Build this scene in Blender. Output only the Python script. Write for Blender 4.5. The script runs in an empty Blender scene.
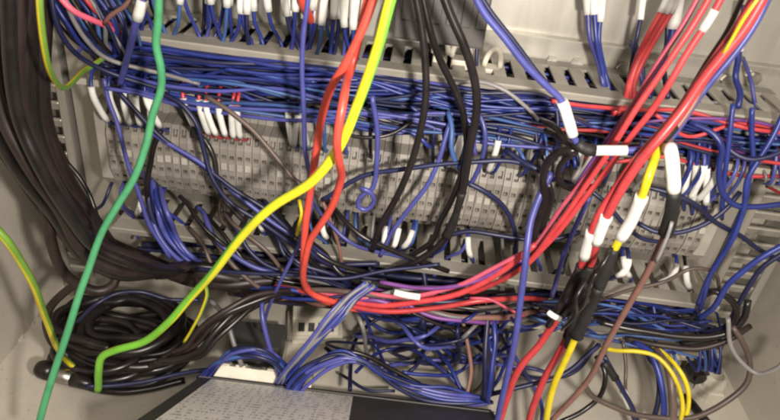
import bpy, bmesh, math, random
import numpy as np
from mathutils import Vector, Matrix, Euler

random.seed(11)
rng = np.random.RandomState(7)
sc = bpy.context.scene
col = sc.collection

# ------------------------------------------------------------------ camera
FPX, PITCH, ROLL = 640.0, math.radians(32.0), math.radians(7.5)
DIST, ZC = 0.49, 0.125
CAM = np.array([0.0, -DIST * math.cos(PITCH), ZC + DIST * math.sin(PITCH)])
cf = np.array([0, math.cos(PITCH), -math.sin(PITCH)])
cu = np.array([0, math.sin(PITCH), math.cos(PITCH)])
cr = np.array([1.0, 0, 0])
cam_d = bpy.data.cameras.new("camera")
cam = bpy.data.objects.new("camera", cam_d)
col.objects.link(cam)
cam_d.sensor_width = 36.0
cam_d.lens = FPX / 780.0 * 36.0
cam_d.clip_start = 0.005
cam_d.clip_end = 50
# image roll: horizontals of the cabinet run down to the right
xr = cr * math.cos(ROLL) + cu * math.sin(ROLL)
yr = -cr * math.sin(ROLL) + cu * math.cos(ROLL)
cam.matrix_world = Matrix(((xr[0], yr[0], -cf[0], CAM[0]),
                           (xr[1], yr[1], -cf[1], CAM[1]),
                           (xr[2], yr[2], -cf[2], CAM[2]),
                           (0, 0, 0, 1)))
sc.camera = cam
cam_d.dof.use_dof = True
cam_d.dof.focus_distance = 0.44
cam_d.dof.aperture_fstop = 20.0

# ------------------------------------------------------------------ light
w = bpy.data.worlds.new("World")
sc.world = w
w.use_nodes = True
bg = w.node_tree.nodes["Background"]
bg.inputs[0].default_value = (1.0, 0.93, 0.84, 1)
bg.inputs[1].default_value = 0.13


def area(name, loc, target, size, power, color, sy=None):
    d = bpy.data.lights.new(name, 'AREA')
    d.energy = power
    d.color = color
    d.size = size
    if sy:
        d.shape = 'RECTANGLE'
        d.size_y = sy
    o = bpy.data.objects.new(name, d)
    col.objects.link(o)
    o.location = loc
    v = Vector(target) - Vector(loc)
    o.rotation_euler = v.to_track_quat('-Z', 'Y').to_euler()
    return o


area("ceiling_lamp", (0.35, -1.1, 1.35), (0, 0, 0.12), 0.7, 14.0, (1.0, 0.90, 0.79), 0.3)
area("phone_flash", (0.075, -0.43, 0.36), (0.02, 0, 0.15), 0.022, 2.5, (1.0, 0.925, 0.83))

sc.view_settings.view_transform = 'Standard'
sc.view_settings.look = 'None'
sc.view_settings.exposure = 0.0
sc.view_settings.gamma = 1.0
sc.view_settings.use_curve_mapping = False
sc.cycles.use_denoising = True
sc.cycles.pixel_filter_type = 'BLACKMAN_HARRIS'
sc.cycles.filter_width = 2.2
sc.cycles.max_bounces = 6


# ------------------------------------------------------------------ picking points
def ray(px, py):
    x = px - 390.0
    y = 210.0 - py
    u = x * math.cos(ROLL) - y * math.sin(ROLL)
    v = x * math.sin(ROLL) + y * math.cos(ROLL)
    return cf + u / FPX * cr + v / FPX * cu


def P(px, py, h):
    """point at distance h in front of the mounting plate"""
    d = ray(px, py)
    return CAM + d * ((-h - CAM[1]) / d[1])


def Z(px, py, z):
    """point at height z over the cabinet floor"""
    d = ray(px, py)
    return CAM + d * ((z - CAM[2]) / d[2])


def proj(q):
    q = np.asarray(q) - CAM
    wd = q @ cf
    u = FPX * (q @ cr) / wd
    v = FPX * (q @ cu) / wd
    return np.stack([390 + u * math.cos(ROLL) + v * math.sin(ROLL),
                     210 + u * math.sin(ROLL) - v * math.cos(ROLL)], -1)


def pt(t):
    return P(*t) if len(t) == 3 else Z(t[0], t[1], t[3])


# ------------------------------------------------------------------ materials
def new_mat(name):
    m = bpy.data.materials.new(name)
    m.use_nodes = True
    nt = m.node_tree
    return m, nt, nt.nodes["Principled BSDF"]


def ramp(nt, fac, stops):
    r = nt.nodes.new("ShaderNodeValToRGB")
    els = r.color_ramp.elements
    while len(els) < len(stops):
        els.new(0.5)
    for e, (p, c) in zip(els, stops):
        e.position = p
        e.color = (*c, 1)
    nt.links.new(fac, r.inputs[0])
    return r.outputs[0]


def noise(nt, scale, detail=4, coord='Object', rough=0.6, dist=0.0, vec=None):
    n = nt.nodes.new("ShaderNodeTexNoise")
    n.inputs["Scale"].default_value = scale
    n.inputs["Detail"].default_value = detail
    n.inputs["Roughness"].default_value = rough
    n.inputs["Distortion"].default_value = dist
    if vec is None:
        tc = nt.nodes.new("ShaderNodeTexCoord")
        vec = tc.outputs[coord]
    nt.links.new(vec, n.inputs["Vector"])
    return n.outputs["Fac"]


def scl(c, k):
    return tuple(min(1, x * k) for x in c)


def bump(nt, b, fac, strength, dist):
    n = nt.nodes.new("ShaderNodeBump")
    n.inputs["Strength"].default_value = strength
    n.inputs["Distance"].default_value = dist
    nt.links.new(fac, n.inputs["Height"])
    nt.links.new(n.outputs[0], b.inputs["Normal"])


def plastic(name, c, rough=0.42, var=0.22, nscale=90, spec=0.5, metal=0.0, bmp=0.0):
    m, nt, b = new_mat(name)
    f = noise(nt, nscale, 5)
    base = ramp(nt, f, [(0.3, scl(c, 1 - var)), (0.52, c), (0.72, scl(c, 1 + var * 0.6))])
    oi = nt.nodes.new("ShaderNodeObjectInfo")
    hsv = nt.nodes.new("ShaderNodeHueSaturation")
    mr = nt.nodes.new("ShaderNodeMapRange")
    mr.inputs["To Min"].default_value = 0.78
    mr.inputs["To Max"].default_value = 1.18
    nt.links.new(oi.outputs["Random"], mr.inputs["Value"])
    nt.links.new(mr.outputs[0], hsv.inputs["Value"])
    nt.links.new(base, hsv.inputs["Color"])
    nt.links.new(hsv.outputs[0], b.inputs["Base Color"])
    rr = nt.nodes.new("ShaderNodeMapRange")
    rr.inputs["To Min"].default_value = rough - 0.1
    rr.inputs["To Max"].default_value = rough + 0.14
    nt.links.new(f, rr.inputs["Value"])
    nt.links.new(rr.outputs[0], b.inputs["Roughness"])
    b.inputs["Metallic"].default_value = metal
    b.inputs["Specular IOR Level"].default_value = spec
    if bmp:
        bump(nt, b, noise(nt, 900, 2), bmp, 0.0004)
    return m


def stripe(name, c1, c2, share, twist):
    """two-coloured insulation: a stripe winding slowly round the wire (uv: u round, v along in m)"""
    m, nt, b = new_mat(name)
    tc = nt.nodes.new("ShaderNodeTexCoord")
    sx = nt.nodes.new("ShaderNodeSeparateXYZ")
    nt.links.new(tc.outputs["UV"], sx.inputs[0])
    ml = nt.nodes.new("ShaderNodeMath"); ml.operation = 'MULTIPLY_ADD'
    nt.links.new(sx.outputs[1], ml.inputs[0]); ml.inputs[1].default_value = twist
    nt.links.new(sx.outputs[0], ml.inputs[2])
    fr = nt.nodes.new("ShaderNodeMath"); fr.operation = 'FRACT'
    nt.links.new(ml.outputs[0], fr.inputs[0])
    base = ramp(nt, fr.outputs[0], [(0.0, c1), (share, c1), (share + 0.03, c2), (0.97, c2), (1.0, c1)])
    f = noise(nt, 60, 4)
    mx = nt.nodes.new("ShaderNodeMix"); mx.data_type = 'RGBA'; mx.blend_type = 'MULTIPLY'
    mx.inputs[0].default_value = 1.0
    nt.links.new(base, mx.inputs[6])
    nt.links.new(ramp(nt, f, [(0.3, (0.75, 0.75, 0.72)), (0.65, (1, 1, 1))]), mx.inputs[7])
    nt.links.new(mx.outputs[2], b.inputs["Base Color"])
    b.inputs["Roughness"].default_value = 0.4
    return m


M = {}
M['blue'] = plastic('blue_pvc', (0.020, 0.032, 0.185), 0.36)
M['navy'] = plastic('navy_pvc', (0.012, 0.014, 0.055))
M['sky'] = plastic('light_blue_pvc', (0.045, 0.10, 0.28))
M['violet'] = plastic('violet_pvc', (0.065, 0.07, 0.27), 0.34)
M['purple'] = plastic('purple_pvc', (0.16, 0.05, 0.22))
M['red'] = plastic('red_pvc', (0.52, 0.05, 0.055), 0.36)
M['orange'] = plastic('orange_red_pvc', (0.56, 0.065, 0.045), 0.36)
M['pink'] = plastic('pink_pvc', (0.6, 0.1, 0.16))
M['black'] = plastic('black_rubber', (0.013, 0.010, 0.010), 0.30, 0.4)
M['dkbrown'] = plastic('dark_brown_rubber', (0.022, 0.013, 0.012), 0.45, 0.4)
M['brown'] = plastic('brown_pvc', (0.2, 0.1, 0.08))
M['dull'] = plastic('dull_brown_pvc', (0.1, 0.07, 0.06))
M['grey'] = plastic('grey_pvc', (0.2, 0.19, 0.19))
M['green'] = plastic('green_pvc', (0.07, 0.31, 0.14), 0.36)
M['yellow'] = plastic('yellow_pvc', (0.75, 0.6, 0.02), 0.4)
M['gy'] = stripe('yellow_green_pvc', (0.78, 0.74, 0.03), (0.2, 0.55, 0.05), 0.5, 2.35)
M['gy2'] = stripe('yellow_dark_green_pvc', (0.62, 0.5, 0.02), (0.16, 0.3, 0.04), 0.62, 1.2)
M['white'] = plastic('white_sleeve', (0.72, 0.71, 0.67), 0.5, 0.14)
M['tape'] = plastic('black_tape', (0.012, 0.011, 0.011), 0.55, 0.4, bmp=0.6)
M['terminal'] = plastic('terminal_grey', (0.27, 0.245, 0.215), 0.5, 0.2, 60)
M['tag'] = plastic('tag_white', (0.4, 0.375, 0.33), 0.5, 0.15)
M['steel'] = plastic('screw_steel', (0.5, 0.48, 0.44), 0.35, 0.2, 200, metal=1.0)
M['duct'] = plastic('duct_grey', (0.33, 0.305, 0.26), 0.5, 0.2, 40)
M['module'] = plastic('module_grey', (0.085, 0.078, 0.075), 0.5, 0.2, 50)
M['socket'] = plastic('socket_white', (0.62, 0.58, 0.52), 0.5, 0.2, 60)
M['psu'] = plastic('psu_charcoal', (0.045, 0.043, 0.043), 0.5, 0.25, 70, bmp=0.25)
M['nylon'] = plastic('nylon_natural', (0.6, 0.56, 0.47), 0.45, 0.15)


def painted(name, c, sc1=9.0):
    """light grey powder coat with smudges and dust"""
    m, nt, b = new_mat(name)
    f1 = noise(nt, sc1, 6, dist=0.6)
    base = ramp(nt, f1, [(0.3, scl(c, 0.74)), (0.5, scl(c, 0.95)), (0.7, scl(c, 1.06))])
    f2 = noise(nt, 260, 3)
    dirt = ramp(nt, f2, [(0.24, (0.45, 0.4, 0.34)), (0.36, (1, 1, 1))])
    mx = nt.nodes.new("ShaderNodeMix"); mx.data_type = 'RGBA'; mx.blend_type = 'MULTIPLY'
    mx.inputs[0].default_value = 0.8
    nt.links.new(base, mx.inputs[6])
    nt.links.new(dirt, mx.inputs[7])
    nt.links.new(mx.outputs[2], b.inputs["Base Color"])
    b.inputs["Roughness"].default_value = 0.48
    bump(nt, b, noise(nt, 1500, 2), 0.25, 0.0003)
    return m


M['paint'] = painted('cabinet_paint', (0.52, 0.48, 0.41))


def galv():
    m, nt, b = new_mat('galvanised_plate')
    tc = nt.nodes.new("ShaderNodeTexCoord")
    mp = nt.nodes.new("ShaderNodeMapping")
    mp.inputs["Scale"].default_value = (1.0, 1.0, 0.12)
    nt.links.new(tc.outputs["Object"], mp.inputs[0])
    f = noise(nt, 60, 7, vec=mp.outputs[0], dist=0.3)
    f2 = noise(nt, 14, 5)
    base = ramp(nt, f, [(0.3, (0.36, 0.34, 0.30)), (0.7, (0.5, 0.475, 0.42))])
    nt.links.new(base, b.inputs["Base Color"])
    nt.links.new(ramp(nt, f2, [(0.3, (0.3,) * 3), (0.7, (0.48,) * 3)]), b.inputs["Roughness"])
    b.inputs["Metallic"].default_value = 0.55
    return m


M['galv'] = galv()


# ------------------------------------------------------------------ mesh helpers
def tag(o, label=None, cat=None, group=None, kind=None):
    if label: o['label'] = label
    if cat: o['category'] = cat
    if group: o['group'] = group
    if kind: o['kind'] = kind
    return o


def link(name, me, mat=None, parent=None):
    if mat is not None and not me.materials:
        me.materials.append(M[mat] if isinstance(mat, str) else mat)
    o = bpy.data.objects.new(name, me)
    col.objects.link(o)
    if parent is not None:
        o.parent = parent
    return o


def empty(name, loc=(0, 0, 0)):
    o = bpy.data.objects.new(name, None)
    col.objects.link(o)
    o.location = loc
    o.empty_display_size = 0.01
    return o


def box_mesh(name, x0, x1, y0, y1, z0, z1, bevel=0.0, seg=2):
    bm = bmesh.new()
    bmesh.ops.create_cube(bm, size=1)
    for v in bm.verts:
        v.co = Vector(((x0 + x1) / 2 + v.co.x * (x1 - x0), (y0 + y1) / 2 + v.co.y * (y1 - y0),
                       (z0 + z1) / 2 + v.co.z * (z1 - z0)))
    if bevel:
        bmesh.ops.bevel(bm, geom=bm.edges[:], offset=bevel, segments=seg, affect='EDGES', profile=0.6)
    me = bpy.data.meshes.new(name)
    bm.to_mesh(me)
    bm.free()
    return me


def prism_mesh(name, solids):
    """solids: list of (polygon [(y,z)...], x0, x1)"""
    vs, fs = [], []
    for poly, x0, x1 in solids:
        n = len(poly)
        o = len(vs)
        vs += [(x0, y, z) for y, z in poly] + [(x1, y, z) for y, z in poly]
        fs.append(tuple(range(o, o + n)))
        fs.append(tuple(range(o + 2 * n - 1, o + n - 1, -1)))
        for i in range(n):
            j = (i + 1) % n
            fs.append((o + j, o + i, o + n + i, o + n + j))
    me = bpy.data.meshes.new(name)
    me.from_pydata(vs, [], fs)
    bm = bmesh.new(); bm.from_mesh(me)
    bmesh.ops.recalc_face_normals(bm, faces=bm.faces[:])
    bm.to_mesh(me); bm.free()
    return me


def cyl_mesh(name, r, y0, y1, n=12, cx=0, cz=0, slot=False):
    vs, fs = [], []
    for y in (y0, y1):
        for i in range(n):
            a = 2 * math.pi * i / n
            vs.append((cx + r * math.cos(a), y, cz + r * math.sin(a)))
    fs.append(tuple(range(n))); fs.append(tuple(range(2 * n - 1, n - 1, -1)))
    for i in range(n):
        j = (i + 1) % n
        fs.append((j, i, n + i, n + j))
    me = bpy.data.meshes.new(name)
    me.from_pydata(vs, [], fs)
    bm = bmesh.new(); bm.from_mesh(me)
    bmesh.ops.recalc_face_normals(bm, faces=bm.faces[:])
    bm.to_mesh(me); bm.free()
    return me


def spline(pts, step=0.0035):
    """centripetal Catmull-Rom through pts, evenly resampled"""
    p = np.asarray(pts, float)
    p = np.vstack([2 * p[0] - p[1], p, 2 * p[-1] - p[-2]])
    out = []
    for i in range(1, len(p) - 2):
        a, b, c, d = p[i - 1:i + 3]
        t0 = 0
        t1 = t0 + max(1e-5, np.linalg.norm(b - a)) ** .5
        t2 = t1 + max(1e-5, np.linalg.norm(c - b)) ** .5
        t3 = t2 + max(1e-5, np.linalg.norm(d - c)) ** .5
        t = np.linspace(t1, t2, 14, endpoint=False)[:, None]
        a1 = (t1 - t) / (t1 - t0) * a + (t - t0) / (t1 - t0) * b
        a2 = (t2 - t) / (t2 - t1) * b + (t - t1) / (t2 - t1) * c
        a3 = (t3 - t) / (t3 - t2) * c + (t - t2) / (t3 - t2) * d
        b1 = (t2 - t) / (t2 - t0) * a1 + (t - t0) / (t2 - t0) * a2
        b2 = (t3 - t) / (t3 - t1) * a2 + (t - t1) / (t3 - t1) * a3
        out.append((t2 - t) / (t2 - t1) * b1 + (t - t1) / (t2 - t1) * b2)
    out.append(p[-2][None])
    q = np.vstack(out)
    s = np.concatenate([[0], np.cumsum(np.linalg.norm(np.diff(q, axis=0), axis=1))])
    n = max(6, int(s[-1] / step))
    u = np.linspace(0, s[-1], n)
    return np.stack([np.interp(u, s, q[:, k]) for k in range(3)], 1)


def tube_mesh(name, path, r, sides=10, lumps=0.0):
    path = np.asarray(path, float)
    n = len(path)
    T = np.gradient(path, axis=0)
    T /= np.maximum(1e-9, np.linalg.norm(T, axis=1))[:, None]
    up = np.array([0, 0, 1.0]) if abs(T[0][2]) < 0.9 else np.array([1.0, 0, 0])
    N = np.cross(T[0], up); N /= np.linalg.norm(N)
    rr = np.full(n, r) if np.isscalar(r) else np.asarray(r)
    if lumps:
        rr = rr * (1 + lumps * np.interp(np.arange(n), np.linspace(0, n, max(3, n // 3)), rng.randn(max(3, n // 3))))
    ang = np.arange(sides) * 2 * math.pi / sides
    vs = np.zeros((n, sides, 3))
    for i in range(n):
        N = N - T[i] * (N @ T[i]); N /= max(1e-9, np.linalg.norm(N))
        B = np.cross(T[i], N)
        vs[i] = path[i] + rr[i] * (np.cos(ang)[:, None] * N + np.sin(ang)[:, None] * B)
    fs, uv = [], []
    ln = np.concatenate([[0], np.cumsum(np.linalg.norm(np.diff(path, axis=0), axis=1))])
    for i in range(n - 1):
        for k in range(sides):
            k2 = (k + 1) % sides
            fs.append((i * sides + k, i * sides + k2, (i + 1) * sides + k2, (i + 1) * sides + k))
            uv += [(k / sides, ln[i]), ((k + 1) / sides, ln[i]), ((k + 1) / sides, ln[i + 1]), (k / sides, ln[i + 1])]
    fs.append(tuple(range(sides - 1, -1, -1)))
    fs.append(tuple((n - 1) * sides + k for k in range(sides)))
    uv += [(0, 0)] * (2 * sides)
    me = bpy.data.meshes.new(name)
    me.from_pydata(vs.reshape(-1, 3).tolist(), [], fs)
    ul = me.uv_layers.new(name="uv")
    ul.data.foreach_set("uv", np.array(uv, dtype=np.float32).ravel())
    me.polygons.foreach_set("use_smooth", [True] * (len(fs) - 2) + [False] * 2)
    me.update()
    return me


def wob(path, amp):
    """slow sideways wander so nothing runs dead straight"""
    n = len(path)
    ln = np.concatenate([[0], np.cumsum(np.linalg.norm(np.diff(path, axis=0), axis=1))])
    env = np.minimum(1, np.minimum(ln, ln[-1] - ln) / 0.02)
    out = path.copy()
    for k in range(3):
        for wl in (0.045, 0.09, 0.17):
            out[:, k] += env * amp * wl / 0.09 * math.sqrt(0.5) * rng.randn() * np.sin(2 * math.pi * ln / wl + rng.rand() * 7)
    return out


def wire(name, label, mat, width, pts, group=None, cat='wire', parts=(), wobble=0.0004, world=False, sides=10):
    """pts: (px, py, h) or (px, py, 0, z); width in photo pixels (or metres when below 0.1);
    parts: (name, material, radius factor, (px,py) start, (px,py) end)"""
    label = label.replace('@', name.replace('_', ' '))
    w3 = np.array(pts, float) if world else np.array([pt(t) for t in pts])
    path = wob(spline(w3), wobble)
    dep = (w3[len(w3) // 2] - CAM) @ cf
    r = width / 2 if width < 0.1 else width / 2 * dep / FPX
    o = link(name, tube_mesh(name, path, r, sides), mat)
    tag(o, label, cat, group)
    if parts:
        pp = proj(path)
        for nm, m2, k, a, b in parts:
            if isinstance(a, tuple):
                i = int(np.argmin(((pp - a) ** 2).sum(1))); j = int(np.argmin(((pp - b) ** 2).sum(1)))
            else:
                i, j = int(a * (len(path) - 1)), int(b * (len(path) - 1))
            i, j = min(i, j), max(i, j)
            j = min(len(path), max(j, i + 3) + 1)
            sub = path[i:j]
            if len(sub) < 3:
                continue
            lum = 0.17 if m2 in ('tape', 'black') else 0.015
            link(nm, tube_mesh(nm, sub, r * k, 12, lum), m2, o)
    return o


# ------------------------------------------------------------------ cabinet shell (the setting)
XL, XR, YB, YF = -0.275, 0.31, 0.03, -0.30
def struct(name, me, mat='paint'):
    o = link(name, me, mat)
    o['kind'] = 'structure'
    return o


floor = struct('floor', box_mesh('floor', XL - .002, XR + .002, YF, YB + .002, -.002, 0))
wl = struct('wall_left', box_mesh('wall_left', XL - .002, XL, YF, YB, 0.0, .62))
wr = struct('wall_right', box_mesh('wall_right', XR, XR + .002, YF, YB, 0.0, .62))
wb = struct('wall_back', box_mesh('wall_back', XL, XR, YB, YB + .002, 0.0, .62))
sill = struct('sill', box_mesh('sill', XL, XR, YF, YF + .03, 0.0, .055, .002))
# small studs on the floor
for q in ((8, 346, 0, .001), (19, 338, 0, .001), (31, 322, 0, .001)):
    c = pt(q)
    me = cyl_mesh('rivet', .0032, -.0012, .0012, 10)
    o = link('rivet', me, 'nylon', floor)
    o.location = c; o.rotation_euler = (math.pi / 2, 0, 0)

# mounting plate
PX0, PX1, PZ0, PZ1 = -0.2365, 0.254, 0.048, 0.60
plate = link('mounting_plate', box_mesh('mounting_plate', PX0, PX1, 0.0, .0025, PZ0, PZ1, .0006, 1), 'galv')
tag(plate, 'bare galvanised mounting plate behind the ducts and terminals', 'plate')
bolt_me = cyl_mesh('bolt', .0042, -.003, .0, 6)
for q in [(551, 62), (576, 64), (622, 68), (650, 70), (726, 80), (754, 78)]:
    o = link('bolt', bolt_me, 'steel', plate)
    o.location = P(q[0], q[1], .001)


# perforated uprights: ladders of metal with slots between the rungs
def upright(x0, x1, label):
    e = empty('perforated_upright', ((x0 + x1) / 2, 0, 0))
    tag(e, label, 'upright', 'perforated cabinet uprights')
    rel = lambda a: a - (x0 + x1) / 2
    for a, b in ((x0, x0 + .006), (x1 - .006, x1)):
        link('rail', box_mesh('rail', rel(a), rel(b), -.006, .02, .0, .6, .001, 1), 'galv', e)
    me = box_mesh('rung', rel(x0 + .006), rel(x1 - .006), -.004, -.001, -.0038, .0038, .0008, 1)
    me.materials.append(M['galv'])
    z = .03
    while z < .5:
        o = link('rung', me, None, e)
        o.location = (0, 0, z)
        o.rotation_euler = (math.radians(20), 0, 0)
        z += .0135
    return e


upright(-.266, -.2385, 'perforated steel upright behind the thick black cables')
upright(.257, .296, 'perforated steel upright beside the bare cabinet wall under thin blue wires')


# ------------------------------------------------------------------ slotted wiring ducts
def duct(x0, x1, z0, z1, h, label):
    e = empty('wiring_duct', (0, 0, z0))
    tag(e, label, 'wiring duct', 'slotted wiring ducts')
    link('back', box_mesh('back', x0, x1, -.0022, -.0004, 0, z1 - z0), 'duct', e)
    pitch, fw = .0125, .0078
    fm = box_mesh('finger', -fw / 2, fw / 2, -(h - .0125), -.0125, -.0009, .0009, .0003, 1)
    fm.materials.append(M['duct'])
    for zz in (0, z1 - z0):
        link('wall_foot', box_mesh('wall_foot', x0, x1, -.0125, -.0022, zz - .0009, zz + .0009), 'duct', e)
        # the front lip turns inward
        sgn = 1 if zz == 0 else -1
        poly = [(-(h - .0125), -.0009), (-h, -.0009), (-h - .0006, .0), (-h, .0035), (-h + .0016, .0035), (-h + .0016, .0009), (-(h - .0125), .0009)]
        link('lip', prism_mesh('lip', [([(y, z * sgn + zz) for y, z in poly], x0, x1)]), 'duct', e)
        n = int((x1 - x0) / pitch)
        for i in range(n + 1):
            o = link('finger', fm, None, e)
            o.location = (x0 + fw / 2 + i * pitch, 0, zz)
    return e


DU0, DU1, DH = .222, .256, .058
duct(-.199, .236, DU0, DU1, DH, 'upper slotted grey duct crammed with blue wires')
DL0, DL1 = .077, .117
duct(-.19, .236, DL0, DL1, DH, 'lower slotted grey duct just above the cabinet floor')


# ------------------------------------------------------------------ rails and terminal blocks
bare = link('din_rail', prism_mesh('din_rail', [([(-.0003, .268), (-.0014, .268), (-.0014, .2715), (-.007, .2715), (-.007, .2725), (-.0003, .2725)], .032, .250)]), 'galv')
tag(bare, 'narrow empty steel rail on the bare plate just over the upper duct', 'rail')
rail = link('din_rail', prism_mesh('din_rail', [([(0, .156), (-.001, .156), (-.001, .16), (-.0075, .16), (-.0075, .187), (-.001, .187), (-.001, .191), (0, .191), (0, .186), (-.0065, .186), (-.0065, .161), (0, .161)], -.2, .236)]), 'steel')
tag(rail, 'steel mounting rail carrying the long row of terminals', 'rail')
prof = [(.211, .008), (.211, .030), (.199, .034), (.197, .046), (.186, .050), (.160, .050), (.149, .046), (.147, .034), (.136, .030), (.136, .008)]
wells = [(.1945, .1895, .004), (.1815, .1785, .005), (.1665, .1635, .005), (.1555, .152, .004), (.1435, .1395, .006)]


def hz(z):
    zs = [p[0] for p in prof[1:-1]][::-1]; hs = [p[1] for p in prof[1:-1]][::-1]
    return float(np.interp(z, zs, hs))


full = [(-h, z) for z, h in prof]
core = [(-.008, .211), (-.030, .211)]
ev = [(z, 'p', h) for z, h in prof[2:-2]] + [(a, 'w', (a, b, d)) for a, b, d in wells]
for z, k, val in sorted(ev, key=lambda t: -t[0]):
    if k == 'p':
        if not any(a > z > b for a, b, d in wells):
            core.append((-val, z))
    else:
        a, b, d = val
        core += [(-hz(a), a), (-hz(a) + d, a), (-hz(b) + d, b), (-hz(b), b)]
core += [(-.030, .136), (-.008, .136)]
TW = .0052
tb_me = prism_mesh('body', [(full, -TW / 2 + .0001, -TW / 2 + .0011), (core, -TW / 2 + .0011, TW / 2 - .0011), (full, TW / 2 - .0011, TW / 2 - .0001)])
tb_me.materials.append(M['terminal'])
tag_me = box_mesh('marker_tag', -.0019, .0019, -.0512, -.0495, .1708, .1755, .0003, 1); tag_me.materials.append(M['tag'])
scr_me = []
for a, b, d in (wells[1], wells[2], wells[4]):
    me = cyl_mesh('screw', .0014, -hz((a + b) / 2) + d - .003, -hz((a + b) / 2) + d - .0002, 8, 0, (a + b) / 2)
    me.materials.append(M['steel'])
    scr_me.append(me)
end_me = prism_mesh('end_stop', [([(-.008, .205), (-.04, .205), (-.046, .198), (-.046, .15), (-.04, .142), (-.008, .142)], -.004, .004)])
NT = 75
tx0 = -.1865
for i in range(NT):
    x = tx0 + i * (TW + .0001)
    e = empty('terminal_block', (x, rng.uniform(-.0006, .0006), rng.uniform(-.0005, .0005)))
    tag(e, 'grey feed-through terminal in the long row on the rail', 'terminal', 'terminal blocks in the long row')
    link('body', tb_me, None, e)
    link('marker_tag', tag_me, None, e)
    for me in scr_me:
        link('screw', me, None, e)
for x, lb in ((tx0 - .0072, 'end stop clamping the terminal row beside the black cables'), (tx0 + NT * (TW + .0001) + .0022, 'end stop clamping the terminal row beside the perforated upright and blue wires')):
    o = link('end_stop', end_me, 'duct'); o.location = (x, 0, 0)
    tag(o, lb, 'end stop')

# ------------------------------------------------------------------ devices over the upper duct
sock_poly = [(-.002, .284), (-.03, .284), (-.034, .288), (-.034, .298), (-.043, .301), (-.045, .306), (-.045, .345), (-.002, .345)]
sk_me = prism_mesh('body', [(sock_poly, -.0068, -.0058), ([(-.002, .286), (-.026, .286), (-.026, .297), (-.036, .301), (-.038, .345), (-.002, .345)], -.0058, .0058), (sock_poly, .0058, .0068)])
sk_me.materials.append(M['socket'])
sw_me = prism_mesh('bridge', [([(-.026, .288), (-.032, .289), (-.032, .295), (-.026, .296)], -.0058, .0058), ([(-.037, .303), (-.043, .305), (-.043, .315), (-.037, .315)], -.0058, .0058)])
sw_me.materials.append(M['socket'])
for k, x in enumerate([-.178, -.1635, -.149, -.128, -.1135, -.099, -.078, -.0635, -.049, -.0345]):
    e = empty('relay_socket', (x, 0, rng.uniform(-.001, .001)))
    tag(e, 'off-white relay socket in the row over the upper duct', 'relay socket', 'relay sockets over the upper duct')
    link('body', sk_me, None, e)
    link('bridge', sw_me, None, e)
    for dx in (-.003, .003):
        s = link('screw', scr_me[0], None, e); s.location = (dx, .006, .128)

em = empty('control_module', (.014, 0, .272))
tag(em, 'dark grey control module with three black cables before it', 'module')
mb = link('housing', box_mesh('housing', -.0255, .027, -.05, -.0005, 0, .09, .0015), 'module', em)
for k in range(6):
    link('vent_rib', box_mesh('vent_rib', -.022 + k * .0085, -.0165 + k * .0085, -.0512, -.0497, .012, .07, .0004, 1), 'module', em)
e2 = empty('corner_module', (.268, 0, .315))
tag(e2, 'black module at the upper corner over the perforated upright', 'module')
link('housing', box_mesh('housing', -.022, .035, -.04, -.0005, 0.0, .06, .0015), 'module', e2)
link('cover', box_mesh('cover', -.018, .031, -.044, -.0395, 0.004, .055, .001), 'module', e2)

# pale cable clamps standing on the duct's upper edge near the module
for q, s in (((462, 48), 1.0), ((494, 57), .9), ((442, 44), .8)):
    c = P(q[0], q[1], .03)
    e = empty('cable_clamp', c)
    link('foot', box_mesh('foot', -.0055 * s, .0055 * s, -.006, .006, -.012, -.006, .001), 'nylon', e)
    link('saddle', tube_mesh('saddle', [(.0055 * s * math.cos(a), 0, -.006 + .012 * s * math.sin(a)) for a in np.linspace(0, math.pi, 12)], .0018, 8), 'nylon', e)
    tag(e, {462: 'pale nylon clamp right of the black cables on the duct', 494: 'pale nylon clamp under the blue diagonal wire', 442: 'pale nylon clamp between the black cables'}[q[0]], 'cable clamp', 'pale cable clamps')

# ------------------------------------------------------------------ wires lying in the ducts
def duct_wires(n, xa, xb, z0, z1, h0, h1, mats, label, group, dia=(.0018, .0026), dips=True, left=None):
    for i in range(n):
        x0 = xa + rng.uniform(0, .03) if rng.rand() < .75 else xa + rng.uniform(0, (xb - xa) * .5)
        x1 = xb - rng.uniform(0, .02) if rng.rand() < .6 else xb - rng.uniform(0, (xb - xa) * .55)
        if x1 - x0 < .08:
            x1 = x0 + .08
        t = rng.rand()
        zc, hc = z0 + (z1 - z0) * rng.rand(), h0 + (h1 - h0) * (t ** .6)
        pts = []
        ns = max(4, int((x1 - x0) / .045))
        for k in range(ns + 1):
            x = x0 + (x1 - x0) * k / ns
            zz = np.clip(zc + rng.randn() * (z1 - z0) * .10, z0 - .002, z1)
            hh = np.clip(hc + rng.randn() * .003, h0, h1 + .004)
            zc += rng.randn() * (z1 - z0) * .10; zc = np.clip(zc, z0, z1)
            pts.append((x, -hh, zz))
        if left is not None and x0 < xa + .03:
            pts = left() + pts
        r = rng.rand()
        if dips and r < .0:      # leaves upward through a slot
            x = pts[-1][0]
            pts += [(x + .008, -.036, z1 + .004), (x + .010, -.03, z1 + .02 + .01 * rng.rand())]
        elif dips and r < .35:     # leaves downward
            x = pts[-1][0]
            pts += [(x + .008, -h1 - .004, z0 - .004), (x + .010, -.05, z0 - .012)]
        m = mats[rng.randint(len(mats))]
        if left is not None and x0 < xa + .03:
            m = (mats + ['navy'] * 4 + ['black'] * 3 + ['grey', 'dull'])[rng.randint(len(mats) + 9)]
        wire(m_name(m), label, m, rng.uniform(*dia), pts, group, wobble=.0005, world=True, sides=8)


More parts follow.
